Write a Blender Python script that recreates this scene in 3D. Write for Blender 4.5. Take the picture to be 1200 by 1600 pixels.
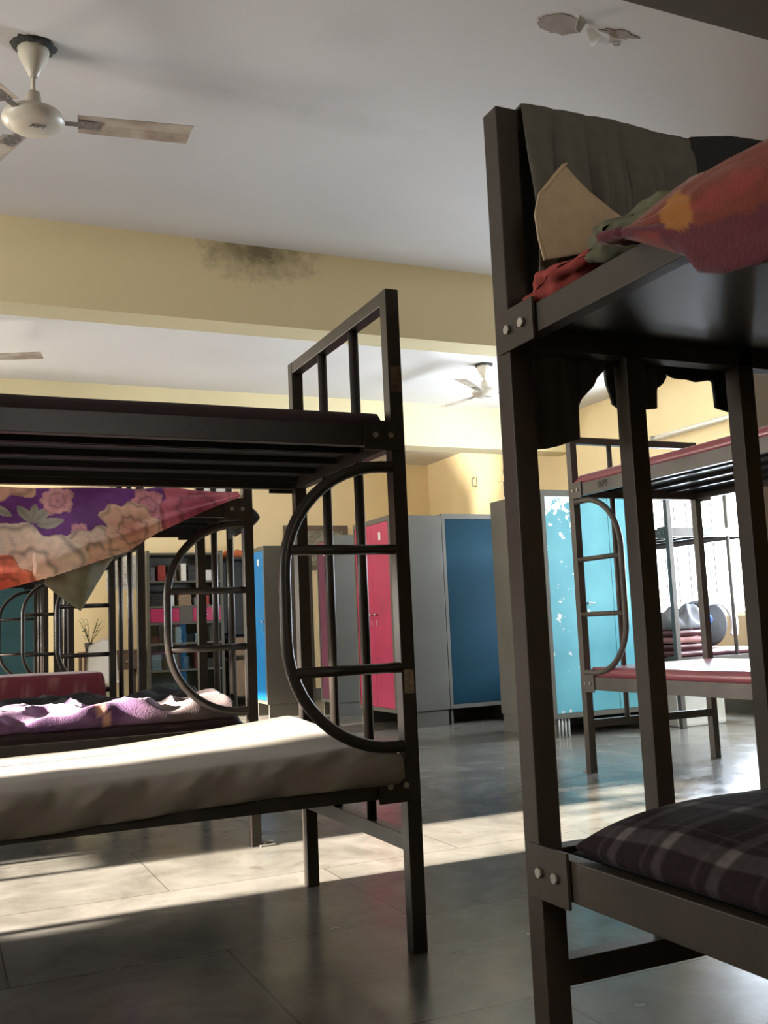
import bpy, bmesh, math, random
import numpy as np
from mathutils import Vector, Matrix, noise
R = random.Random(7)
S = bpy.context.scene
for o in list(bpy.data.objects): bpy.data.objects.remove(o)
C = S.collection

# ------------------------------------------------------------------ camera
PITCH, ROLL, YAW, CAMH = 0.11684, 0.04313, 0.42934, 0.87
cp, sp, cy, sy = math.cos(PITCH), math.sin(PITCH), math.cos(YAW), math.sin(YAW)
fw = Vector((sy*cp, cy*cp, sp)); rt = Vector((cy, -sy, 0)); up = rt.cross(fw)
iu = up*math.cos(ROLL) + rt*math.sin(ROLL); ir = rt*math.cos(ROLL) - up*math.sin(ROLL)
cd = bpy.data.cameras.new('camera'); cam = bpy.data.objects.new('camera', cd); C.objects.link(cam)
cd.sensor_fit = 'VERTICAL'; cd.sensor_height = 36; cd.lens = 1554.5/1600*36; cd.clip_start = .02
m = Matrix((ir, iu, -fw)).transposed().to_4x4(); m.translation = (0, 0, CAMH); cam.matrix_world = m
S.camera = cam
# ------------------------------------------------------------------ light and exposure
S.view_settings.view_transform = 'Standard'; S.view_settings.look = 'None'
S.view_settings.exposure = 0.27; S.view_settings.gamma = 1; S.view_settings.use_curve_mapping = False
S.cycles.caustics_reflective = False; S.cycles.max_bounces = 8; S.cycles.diffuse_bounces = 5; S.cycles.glossy_bounces = 4
w = bpy.data.worlds.new('sky'); S.world = w; w.use_nodes = True
w.node_tree.nodes['Background'].inputs[0].default_value = (.86, .93, 1, 1)
w.node_tree.nodes['Background'].inputs[1].default_value = 5.0
HC = 3.2                        # ceiling height
XL, XR, YB, YF = -3.2, 6.54, -2.6, 12.7
def aim(o, d): o.rotation_euler = Vector(d).to_track_quat('-Z', 'Y').to_euler()
def area(name, loc, d, sx, sz, power, col):
    l = bpy.data.lights.new(name, 'AREA'); l.shape = 'RECTANGLE'; l.size = sx; l.size_y = sz; l.energy = power; l.color = col
    o = bpy.data.objects.new(name, l); C.objects.link(o); o.location = loc; aim(o, d); return o
sl = bpy.data.lights.new('sun', 'SUN'); sl.energy = 52; sl.angle = math.radians(2.4); sl.color = (1, .9, .78)
sun = bpy.data.objects.new('sun', sl); C.objects.link(sun)
EL = math.radians(18); aim(sun, (math.cos(EL), -.004, -math.sin(EL)))
area('daylight_front_left', (XL-.15, 3.55, 1.45), (1, 0, .9), 1.6, .8, 85, (1, .95, .88))
area('daylight_far_left', (XL-.2, 9.7, 1.65), (1, 0, 0), 1.9, 1.25, 420, (1, .93, .82))
area('daylight_right', (XR+.3, 6.7, 1.5), (-1, 0, 0), 2.6, 1.4, 520, (.76, .87, 1))
area('fill_behind_camera', (.65, YB-.12, 2.18), (0, 1, -.1), 1.2, .3, 14, (1, .93, .85))  # added fill lamp behind the camera, lifts the faces turned to it
sb = bpy.data.lights.new('wall_patch_spot', 'SPOT'); sb.energy = 6000; sb.spot_size = math.radians(11); sb.spot_blend = .9; sb.color = (1, .93, .8); sb.shadow_soft_size = .15  # added spot for the bright patch on the right wall, source unknown
so = bpy.data.objects.new('wall_patch_spot', sb); C.objects.link(so); so.location = (XL+.15, 10.0, 1.3); aim(so, (XR-XL, 1.45, 1.6))

# ------------------------------------------------------------------ helpers
def tag(o, label=None, cat=None, group=None, kind=None):
    if label: o['label'] = label
    if cat: o['category'] = cat
    if group: o['group'] = group
    if kind: o['kind'] = kind
    return o
def empty(name, loc, rz=0, label=None, cat=None, group=None):
    o = bpy.data.objects.new(name, None); C.objects.link(o); o.location = loc; o.rotation_euler = (0, 0, rz)
    o.empty_display_size = .1
    return tag(o, label, cat, group)
def mesh_obj(name, me, mat, parent=None, smooth=False):
    o = bpy.data.objects.new(name, me); C.objects.link(o)
    for mm in (mat if isinstance(mat, (list, tuple)) else [mat]): me.materials.append(mm)
    if parent: o.parent = parent
    if smooth:
        for p in me.polygons: p.use_smooth = True
    return o
class MB:
    def __init__(s): s.bm = bmesh.new(); s.mi = 0
    def _fin(s, n0):
        s.bm.faces.ensure_lookup_table()
        for f in s.bm.faces[n0:]: f.material_index = s.mi
    def box(s, a, b, bev=0):
        n0 = len(s.bm.faces); a = Vector(a); b = Vector(b)
        lo = Vector(map(min, a, b)); hi = Vector(map(max, a, b))
        r = bmesh.ops.create_cube(s.bm, size=1, matrix=Matrix.Translation((lo+hi)/2) @ Matrix.Diagonal((*(hi-lo), 1)))
        if bev:
            es = list({e for v in r['verts'] for e in v.link_edges})
            bmesh.ops.bevel(s.bm, geom=es, offset=bev, segments=2, affect='EDGES', profile=.7)
        s._fin(n0); return s
    def tube(s, pts, r, seg=12, cap=True):
        n0 = len(s.bm.faces); pts = [Vector(p) for p in pts]; rings = []; nrm = None
        for i, p in enumerate(pts):
            t = (pts[min(i+1, len(pts)-1)] - pts[max(i-1, 0)]).normalized()
            if nrm is None: nrm = t.orthogonal().normalized()
            nrm = (nrm - t*nrm.dot(t)).normalized(); b = t.cross(nrm)
            rr = r(i/(len(pts)-1)) if callable(r) else r
            rings.append([s.bm.verts.new(p + rr*(math.cos(k*2*math.pi/seg)*nrm + math.sin(k*2*math.pi/seg)*b)) for k in range(seg)])
        for A, B in zip(rings, rings[1:]):
            for k in range(seg):
                f = s.bm.faces.new((A[k], A[(k+1) % seg], B[(k+1) % seg], B[k])); f.smooth = True
        if cap: s.bm.faces.new(rings[0][::-1]); s.bm.faces.new(rings[-1])
        s._fin(n0); return s
    def lathe(s, prof, c=(0, 0, 0), seg=32):
        n0 = len(s.bm.faces); rings = []
        for r, z in prof:
            rings.append([s.bm.verts.new((c[0]+max(r, 1e-4)*math.cos(k*2*math.pi/seg), c[1]+max(r, 1e-4)*math.sin(k*2*math.pi/seg), c[2]+z)) for k in range(seg)])
        for A, B in zip(rings, rings[1:]):
            for k in range(seg):
                f = s.bm.faces.new((A[k], A[(k+1) % seg], B[(k+1) % seg], B[k])); f.smooth = True
        s._fin(n0); return s
    def build(s, name, mat, parent=None, loc=None):
        bmesh.ops.recalc_face_normals(s.bm, faces=s.bm.faces)
        me = bpy.data.meshes.new(name); s.bm.to_mesh(me); s.bm.free()
        o = mesh_obj(name, me, mat, parent)
        if loc: o.location = loc
        return o
def grid(name, P, nu, nv, mat, parent=None, thick=0, col=None, sub=0):
    """surface P(s,t); optional colour function of (s,t) stored as dye colour of the cloth"""
    vs = [tuple(P(i/nu, j/nv)) for j in range(nv+1) for i in range(nu+1)]
    fs = [(j*(nu+1)+i, j*(nu+1)+i+1, (j+1)*(nu+1)+i+1, (j+1)*(nu+1)+i) for j in range(nv) for i in range(nu)]
    me = bpy.data.meshes.new(name); me.from_pydata(vs, [], fs); me.update()
    if col:
        a = me.color_attributes.new('dye', 'FLOAT_COLOR', 'POINT')
        a.data.foreach_set('color', [c for j in range(nv+1) for i in range(nu+1) for c in (*col(i/nu, j/nv), 1)])
    o = mesh_obj(name, me, mat, parent, True)
    if thick:
        md = o.modifiers.new('thickness', 'SOLIDIFY'); md.thickness = thick; md.offset = 0
    if sub:
        md = o.modifiers.new('smooth', 'SUBSURF'); md.levels = md.render_levels = sub
    return o
def slab(name, x0, x1, y0, y1, zb, zt, mat, parent=None, nx=60, ny=24, rad=.04, disp=None, col=None):
    """closed cushion: zt(x,y) top, zb(x,y) bottom, rounded rim, disp(p) moves a point"""
    def prof(k, n):          # k in 0..n across, returns pos 0..1
        return .5-.5*math.cos(math.pi*k/n)
    vs, fs, cs = [], [], []
    def edge(x, y):
        d = min(x-x0, x1-x, y-y0, y1-y); d = max(0, min(rad, d)); return math.sqrt(max(0, 1-(1-d/rad)**2))
    idx = {}
    for L in (0, 1):
        for j in range(ny+1):
            for i in range(nx+1):
                x = x0+(x1-x0)*(.5*prof(i, nx)+.5*i/nx); y = y0+(y1-y0)*(.5*prof(j, ny)+.5*j/ny)
                e = edge(x, y); t = zt(x, y); b = zb(x, y) if callable(zb) else zb; mid = (t+b)/2
                rim = i in (0, nx) or j in (0, ny)
                if L == 1 and rim: idx[L, i, j] = idx[0, i, j]; continue
                z = mid + (t-mid)*e if L == 0 else mid + (b-mid)*min(1, e*1.6)
                p = Vector((x, y, z))
                if disp: p = p + disp(p, L)
                idx[L, i, j] = len(vs); vs.append(p)
                if col: cs += [*col(x, y, z), 1]
    for L in (0, 1):
        for j in range(ny):
            for i in range(nx):
                f = (idx[L, i, j], idx[L, i+1, j], idx[L, i+1, j+1], idx[L, i, j+1])
                fs.append(f if L == 0 else f[::-1])
    me = bpy.data.meshes.new(name); me.from_pydata(vs, [], fs); me.update()
    if col:
        a = me.color_attributes.new('dye', 'FLOAT_COLOR', 'POINT'); a.data.foreach_set('color', cs)
    return mesh_obj(name, me, mat, parent, True)
def nz(x, y, z=0, s=1): return noise.noise(Vector((x*s, y*s, z*s)))
def lettering(name, txt, size, mat, parent, mw, ext=.0006):
    cu = bpy.data.curves.new(name, 'FONT'); cu.body = txt; cu.size = size; cu.extrude = ext; cu.align_x = 'CENTER'; cu.align_y = 'CENTER'
    t = bpy.data.objects.new(name+'_t', cu); C.objects.link(t)
    dg = bpy.context.evaluated_depsgraph_get(); me = bpy.data.meshes.new_from_object(t.evaluated_get(dg)); bpy.data.objects.remove(t)
    me.materials.clear(); o = mesh_obj(name, me, mat, parent); o.matrix_local = mw; return o

# ------------------------------------------------------------------ materials
def mat(name, col, rough=.6, metal=0, noise_amt=.0, noise_scale=8, col2=None, bump=0, bump_scale=60, spec=.5, attr=None, sheen=0):
    m = bpy.data.materials.new(name); m.use_nodes = True; nt = m.node_tree; N = nt.nodes; L = nt.links
    b = N['Principled BSDF']; b.inputs['Roughness'].default_value = rough; b.inputs['Metallic'].default_value = metal
    b.inputs['Specular IOR Level'].default_value = spec; b.inputs['Sheen Weight'].default_value = sheen
    tc = N.new('ShaderNodeTexCoord')
    if attr:
        a = N.new('ShaderNodeVertexColor'); a.layer_name = attr; L.new(a.outputs[0], b.inputs[0])
    elif noise_amt or col2:
        n = N.new('ShaderNodeTexNoise'); n.inputs['Scale'].default_value = noise_scale; n.inputs['Detail'].default_value = 6
        L.new(tc.outputs['Object'], n.inputs[0])
        r = N.new('ShaderNodeValToRGB'); c2 = col2 or tuple(c*(1-noise_amt) for c in col)
        r.color_ramp.elements[0].position = .35; r.color_ramp.elements[1].position = .65
        r.color_ramp.elements[0].color = (*c2, 1); r.color_ramp.elements[1].color = (*col, 1)
        L.new(n.outputs[0], r.inputs[0]); L.new(r.outputs[0], b.inputs[0])
    else: b.inputs[0].default_value = (*col, 1)
    if bump:
        n2 = N.new('ShaderNodeTexNoise'); n2.inputs['Scale'].default_value = bump_scale; n2.inputs['Detail'].default_value = 4
        L.new(tc.outputs['Object'], n2.inputs[0])
        bp = N.new('ShaderNodeBump'); bp.inputs['Strength'].default_value = bump; bp.inputs['Distance'].default_value = .01
        L.new(n2.outputs[0], bp.inputs['Height']); L.new(bp.outputs[0], b.inputs['Normal'])
    return m
M = {}
M['frame'] = mat('bunk_paint', (.040, .032, .026), .36, 0, .35, 5, bump=.05, spec=.4)
M['frame_dark'] = mat('bunk_paint_black', (.058, .044, .033), .5, 0, .3, 5, bump=.05, spec=.3)
M['frame_glare'] = mat('bunk_paint_glare', (.12, .105, .095), .4, 0, .3, 5, bump=.05)  # bunk paint lightened to put the window's glare into the colour
M['bolt'] = mat('bolt_metal', (.35, .33, .3), .45, .7)
M['deck'] = mat('deck_sheet', (.035, .038, .042), .35, .05, .3, 3)
M['rust'] = mat('scraped_paint', (.22, .15, .11), .8, 0, .5, 60)
M['sticker'] = mat('old_sticker', (.42, .33, .24), .7, 0, .45, 70)
M['fan'] = mat('fan_cream', (.62, .57, .47), .35, 0, .12, 4)
M['fan_dust'] = mat('fan_blade', (.58, .52, .43), .5, 0, 0, 9, col2=(.36, .29, .23))
M['dark'] = mat('dark_plastic', (.02, .02, .02), .6)
M['soot'] = mat('broken_plaster', (.045, .045, .04), .95, bump=.6, bump_scale=90)
M['locker_grey'] = mat('locker_grey', (.135, .128, .108), .55, 0, .12, 3, spec=.25)
M['locker_white'] = mat('locker_white', (.62, .64, .62), .45, 0, .12, 5)
M['blue'] = mat('door_blue', (.01, .20, .52), .4, 0, .1, 3)
M['purple'] = mat('door_plum', (.16, .055, .09), .4, 0, .15, 3)
M['red'] = mat('door_crimson', (.50, .030, .12), .4, 0, .2, 3)
M['navy'] = mat('door_navy', (.006, .036, .058), .55, 0, .15, 3, spec=.08)
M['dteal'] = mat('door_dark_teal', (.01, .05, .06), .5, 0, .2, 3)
M['handle'] = mat('chrome', (.7, .7, .7), .25, .9)
M['paper'] = mat('paper', (.75, .74, .7), .8, 0, .06, 12)
M['white'] = mat('white_plastic', (.8, .78, .72), .4)
M['wood'] = mat('brown_wood', (.16, .10, .065), .6, 0, .3, 8)
M['card'] = mat('cardboard', (.34, .23, .15), .85, 0, .15, 10)
M['maroon'] = mat('maroon_rexine', (.10, .022, .03), .35, 0, .2, 5, bump=.08, bump_scale=25)
M['maroon_dark'] = mat('dark_maroon_cloth', (.045, .022, .024), .7, 0, .2, 5)
M['rose'] = mat('rose_rexine', (.36, .10, .13), .28, 0, .12, 5, bump=.06, bump_scale=20)
M['sheet'] = mat('white_sheet', (.235, .205, .165), .9, 0, .08, 3, bump=.12, bump_scale=14, sheen=.1)
M['trouser'] = mat('olive_grey_cloth', (.15, .145, .12), .95, 0, .15, 30, bump=.15, bump_scale=220)
M['beige'] = mat('beige_cloth', (.62, .48, .32), .9, 0, .12, 40, bump=.1, bump_scale=260)
M['black'] = mat('black_cloth', (.03, .03, .033), .95, 0, .2, 14, bump=.1, bump_scale=140)
M['jacket'] = mat('charcoal_cloth', (.11, .108, .105), .95, 0, .25, 10, bump=.15, bump_scale=90)
M['redcloth'] = mat('red_cloth', (.42, .07, .06), .9, 0, .2, 18, bump=.15)
M['olive'] = mat('olive_cloth', (.17, .17, .11), .9, 0, .35, 18, bump=.15)
M['bluecloth'] = mat('blue_cloth', (.03, .10, .42), .8, 0, .2, 14)
M['pinkcloth'] = mat('pink_cloth', (.45, .22, .22), .8, 0, .15, 14)
M['greycloth'] = mat('grey_cloth', (.22, .22, .24), .9, 0, .3, 12)
M['whitecloth'] = mat('white_cloth', (.7, .7, .7), .9, 0, .1, 12)
M['dye'] = mat('printed_fleece', (1, 1, 1), .95, bump=.25, bump_scale=160, attr='dye', sheen=.2)
M['flannel'] = mat('checked_flannel', (1, 1, 1), .95, bump=.2, bump_scale=160, attr='dye', spec=.2)
M['letter'] = mat('letter_paint', (.10, .09, .08), .7)
M['orange'] = mat('orange_cloth', (.6, .16, .05), .9)

def floor_mat():
    m = bpy.data.materials.new('polished_stone_floor'); m.use_nodes = True; nt = m.node_tree; N = nt.nodes; L = nt.links; b = N['Principled BSDF']; b.inputs['Specular IOR Level'].default_value = .33
    tc = N.new('ShaderNodeTexCoord'); mp = N.new('ShaderNodeMapping'); L.new(tc.outputs['Object'], mp.inputs[0])
    n1 = N.new('ShaderNodeTexNoise'); n1.inputs['Scale'].default_value = 3.5; n1.inputs['Detail'].default_value = 10; n1.inputs['Roughness'].default_value = .65; n1.inputs['Distortion'].default_value = .6
    L.new(mp.outputs[0], n1.inputs[0])
    r1 = N.new('ShaderNodeValToRGB'); r1.color_ramp.elements[0].position = .35; r1.color_ramp.elements[1].position = .68
    r1.color_ramp.elements[0].color = (.13, .122, .105, 1); r1.color_ramp.elements[1].color = (.225, .212, .19, 1); L.new(n1.outputs[0], r1.inputs[0])
    bk = N.new('ShaderNodeTexBrick'); bk.offset = .5; bk.inputs['Scale'].default_value = 1; bk.inputs['Mortar Size'].default_value = .0035
    bk.inputs['Brick Width'].default_value = 1.14; bk.inputs['Row Height'].default_value = .74; bk.inputs['Mortar Smooth'].default_value = .3
    bk.inputs['Color1'].default_value = (1, 1, 1, 1); bk.inputs['Color2'].default_value = (.86, .87, .85, 1); bk.inputs['Mortar'].default_value = (.5, .47, .42, 1)
    mp2 = N.new('ShaderNodeMapping'); mp2.inputs['Location'].default_value = (.38, .12, 0); L.new(tc.outputs['Object'], mp2.inputs[0]); L.new(mp2.outputs[0], bk.inputs[0])
    mx = N.new('ShaderNodeMix'); mx.data_type = 'RGBA'; mx.blend_type = 'MULTIPLY'; mx.inputs[0].default_value = 1
    L.new(r1.outputs[0], mx.inputs[6]); L.new(bk.outputs['Color'], mx.inputs[7])
    # brown stains
    n3 = N.new('ShaderNodeTexNoise'); n3.inputs['Scale'].default_value = 5; n3.inputs['Detail'].default_value = 6; L.new(tc.outputs['Object'], n3.inputs[0])
    r3 = N.new('ShaderNodeValToRGB'); r3.color_ramp.elements[0].position = .66; r3.color_ramp.elements[1].position = .74
    r3.color_ramp.elements[0].color = (0, 0, 0, 1); r3.color_ramp.elements[1].color = (.6, .6, .6, 1); L.new(n3.outputs[0], r3.inputs[0])
    m2 = N.new('ShaderNodeMix'); m2.data_type = 'RGBA'; L.new(r3.outputs[0], m2.inputs[0]); L.new(mx.outputs[2], m2.inputs[6]); m2.inputs[7].default_value = (.07, .045, .03, 1)
    L.new(m2.outputs[2], b.inputs[0])
    n2 = N.new('ShaderNodeTexNoise'); n2.inputs['Scale'].default_value = 5; n2.inputs['Detail'].default_value = 6; L.new(tc.outputs['Object'], n2.inputs[0])
    mr = N.new('ShaderNodeMapRange'); mr.inputs['To Min'].default_value = .12; mr.inputs['To Max'].default_value = .34; L.new(n2.outputs[0], mr.inputs[0]); L.new(mr.outputs[0], b.inputs['Roughness'])
    bp = N.new('ShaderNodeBump'); bp.inputs['Strength'].default_value = .12; bp.inputs['Distance'].default_value = .01; L.new(n1.outputs[0], bp.inputs['Height']); L.new(bp.outputs[0], b.inputs['Normal'])
    return m
def plaster(name, col, stains_and_shade=(), dirt=.08, sc=1.2, dcol=(.10, .09, .06)):
    """painted plaster; stains = (x,y,z, rx,ry,rz, strength) blotches of mould or of painted-in shadow, in object space"""
    m = bpy.data.materials.new(name); m.use_nodes = True; nt = m.node_tree; N = nt.nodes; L = nt.links; b = N['Principled BSDF']
    b.inputs['Roughness'].default_value = .85
    tc = N.new('ShaderNodeTexCoord')
    n1 = N.new('ShaderNodeTexNoise'); n1.inputs['Scale'].default_value = sc; n1.inputs['Detail'].default_value = 5; L.new(tc.outputs['Object'], n1.inputs[0])
    r1 = N.new('ShaderNodeValToRGB'); r1.color_ramp.elements[0].position = .3; r1.color_ramp.elements[1].position = .7
    r1.color_ramp.elements[0].color = (*[c*(1-dirt) for c in col], 1); r1.color_ramp.elements[1].color = (*col, 1); L.new(n1.outputs[0], r1.inputs[0])
    cur = r1.outputs[0]
    n2 = N.new('ShaderNodeTexNoise'); n2.inputs['Scale'].default_value = 9; n2.inputs['Detail'].default_value = 8; n2.inputs['Roughness'].default_value = .7; L.new(tc.outputs['Object'], n2.inputs[0])
    for (x, y, z, rx, ry, rz, st) in stains_and_shade:
        mp = N.new('ShaderNodeMapping'); mp.vector_type = 'POINT'; mp.inputs['Location'].default_value = (-x/rx, -y/ry, -z/rz); mp.inputs['Scale'].default_value = (1/rx, 1/ry, 1/rz)
        L.new(tc.outputs['Object'], mp.inputs[0])
        ln = N.new('ShaderNodeVectorMath'); ln.operation = 'LENGTH'; L.new(mp.outputs[0], ln.inputs[0])
        ad = N.new('ShaderNodeMath'); ad.operation = 'MULTIPLY_ADD'; L.new(n2.outputs[0], ad.inputs[0]); ad.inputs[1].default_value = 1.6; L.new(ln.outputs['Value'], ad.inputs[2])
        rr = N.new('ShaderNodeMapRange'); rr.inputs['From Min'].default_value = 1.65; rr.inputs['From Max'].default_value = .85; rr.inputs['To Min'].default_value = 0; rr.inputs['To Max'].default_value = st; rr.clamp = True
        L.new(ad.outputs[0], rr.inputs[0])
        mx = N.new('ShaderNodeMix'); mx.data_type = 'RGBA'; L.new(rr.outputs[0], mx.inputs[0]); L.new(cur, mx.inputs[6]); mx.inputs[7].default_value = (*dcol, 1); cur = mx.outputs[2]
    L.new(cur, b.inputs[0])
    n3 = N.new('ShaderNodeTexNoise'); n3.inputs['Scale'].default_value = 26; n3.inputs['Detail'].default_value = 4; L.new(tc.outputs['Object'], n3.inputs[0])
    bp = N.new('ShaderNodeBump'); bp.inputs['Strength'].default_value = .08; bp.inputs['Distance'].default_value = .01; L.new(n3.outputs[0], bp.inputs['Height']); L.new(bp.outputs[0], b.inputs['Normal'])
    return m
M['floor'] = floor_mat()
M['yellow'] = plaster('yellow_wall_paint', (.84, .68, .40))
M['beam'] = plaster('yellow_beam_paint', (.80, .69, .42), [(1.78, 5.55, 3.17, .50, .5, .26, .9)], .06, 1.1, (.17, .14, .08))
M['beam_plain'] = plaster('yellow_beam_paint_clean', (.80, .69, .42))
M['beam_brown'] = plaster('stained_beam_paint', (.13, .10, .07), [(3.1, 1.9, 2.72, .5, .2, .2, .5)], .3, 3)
M['ceiling'] = plaster('ceiling_whitewash', (.66, .635, .61), [(.75, 3.95, 3.2, .9, .12, .3, .16), (1.7, 4.0, 3.2, .6, .14, .3, .14), (1.5, 3.35, 3.2, .25, .2, .3, .10), (.8, 8.9, 3.2, .9, .25, .3, .2)], .10, .8, (.26, .24, .23))  # long grey spots paint in the fans' shadows on the ceiling
M['cream'] = plaster('cream_column_paint', (.70, .69, .64))
M['patch'] = plaster('bare_plaster', (.34, .28, .235), (), .25, 14)

# ------------------------------------------------------------------ the room
def struct(name, mb, m): return tag(mb.build(name, m), kind='structure')
T = .2
struct('floor', MB().box((XL-T, YB-T, -.15), (XR+T, YF+T, 0)), M['floor'])
struct('ceiling', MB().box((XL-T, YB-T, HC), (XR+T, YF+T, HC+.2)), M['ceiling'])
def wall_y(name, y, th, x0, x1, ops, m):           # wall along X at y with openings (a,b,z0,z1)
    b = MB(); cur = x0
    for (a, c, z0, z1) in sorted(ops):
        b.box((cur, y, 0), (a, y+th, HC)); b.box((a, y, 0), (c, y+th, z0)) if z0 > 0 else None; b.box((a, y, z1), (c, y+th, HC)); cur = c
    b.box((cur, y, 0), (x1, y+th, HC)); return struct(name, b, m)
def wall_x(name, x, th, y0, y1, ops, m):
    b = MB(); cur = y0
    for (a, c, z0, z1) in sorted(ops):
        b.box((x, cur, 0), (x+th, a, HC)); b.box((x, a, 0), (x+th, c, z0)) if z0 > 0 else None; b.box((x, a, z1), (x+th, c, HC)); cur = c
    b.box((x, cur, 0), (x+th, y1, HC)); return struct(name, b, m)
LW = [(2.86, 3.30, 1.32, 2.30), (3.30, 4.47, .98, 2.30), (8.75, 10.65, .98, 2.30)]
RW = [(5.3, 8.0, .85, 2.2)]
wall_x('wall_left', XL-T, T, YB, YF, LW, M['yellow'])
wall_x('wall_right', XR, T, YB, YF, RW, M['yellow'])
wall_y('wall_back', YF, T, XL-T, XR+T, [], M['yellow'])
wall_y('wall_front', YB-T, T, XL-T, XR+T, [(.0, 1.3, 2.0, 2.36)], M['yellow'])  # small unseen opening added to let the fill lamp in
def window(name, x, y0, y1, z0, z1, nb, open_mid=True):
    b = MB(); f = .045
    for a in [(y0, y0+f), (y1-f, y1)] + ([((y0+y1)/2-f/2, (y0+y1)/2+f/2)] if nb else []): b.box((x-.03, a[0], z0), (x+.03, a[1], z1))
    for a in ((z0, z0+f), (z1-f, z1)): b.box((x-.03, y0+f, a[0]), (x+.03, y1-f, a[1]))
    o = struct(name, b, M['locker_white'])
    g = MB()
    for k in range(1, nb): g.tube([(x, y0+(y1-y0)*k/nb, z0+.01), (x, y0+(y1-y0)*k/nb, z1-.01)], .006, 8)
    g.build('grille_bar', M['frame'], o)
    return o
window('window_1', XR+.1, *RW[0][:2], *RW[0][2:], 16)
window('window_2', XL-.1, 3.30, 4.47, .98, 2.30, 0)
window('window_3', XL-.1, *LW[2][:2], *LW[2][2:], 12)
window('window_4', XL-.1, 2.86, 3.30, 1.32, 2.30, 0)  # unseen; high sill and narrow width shaped to trim the sun around L1
# beams: deep yellow concrete beams across the hall
def beam(name, y0, y1, z, m): struct(name, MB().box((XL, y0, z), (XR, y1, HC)), m)
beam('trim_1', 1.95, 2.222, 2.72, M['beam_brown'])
beam('trim_2', 5.55, 5.78, 2.71, M['beam'])
beam('trim_3', 9.12, 9.40, 2.745, M['beam_plain'])
struct('trim_4', MB().box((4.70, 4.64, 0), (4.90, 4.76, HC), .008), M['cream'])       # column behind the glare-greyed bunk
struct('wall_light_block', MB().box((4.90, 4.655, 0), (XR, 4.745, HC)), M['cream'])  # unseen wall added to keep the right window's light off the near floor
struct('baseboard_back', MB().box((XL, YF-.012, 0), (XR, YF, .12)), M['locker_grey'])
struct('baseboard_right', MB().box((XR-.012, YB, 0), (XR, YF-.012, .12)), M['locker_grey'])
# bare plaster patch and curling paint flakes on the ceiling
def blob(name, cx, cy, rx, ry, z, seed, m, n=40):
    rr = random.Random(seed); b = bmesh.new(); vs = []
    for k in range(n):
        a = 2*math.pi*k/n; q = .75+.35*nz(math.cos(a)*1.7+seed, math.sin(a)*1.7)+.12*rr.random()
        vs.append(b.verts.new((cx+rx*q*math.cos(a), cy+ry*q*math.sin(a), z)))
    f = b.faces.new(vs); r = bmesh.ops.extrude_face_region(b, geom=[f])
    for v in r['geom']:
        if isinstance(v, bmesh.types.BMVert): v.co.z += .003
    bmesh.ops.recalc_face_normals(b, faces=b.faces)
    me = bpy.data.meshes.new(name); b.to_mesh(me); b.free(); return mesh_obj(name, me, m)
tag(blob('trim_5', 2.225, 3.01, .14, .075, HC-.003, 3, M['patch']), kind='structure')
tag(blob('trim_6', 2.49, 2.98, .10, .028, HC-.003, 8, M['patch']), kind='structure')
FL = [((2.30, 2.95), .05, .5, 'largest paint flake curling off the ceiling beside the bare patch'),
      ((2.435, 3.05), .035, 1.9, 'thin paint flake curling from the ceiling, middle one of the three'),
      ((2.52, 3.04), .03, 2.6, 'smallest paint flake hanging from the ceiling, nearest the right bunk'),]
for (fx, fy), r, a, lb in FL:
    def P(s, t, fx=fx, fy=fy, r=r, a=a):
        u = (s-.5)*r*1.6*(1-.5*t); d = t*r*1.2
        return (fx+u*math.cos(a)-d*math.sin(a)*.5, fy+u*math.sin(a)+d*math.cos(a)*.5, HC-.002-(t**1.6)*r*.75)
    tag(grid('paint_flake', P, 6, 6, M['paper'], thick=.0015), lb, 'paint flake', 'paint flakes hanging from the ceiling')

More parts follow.
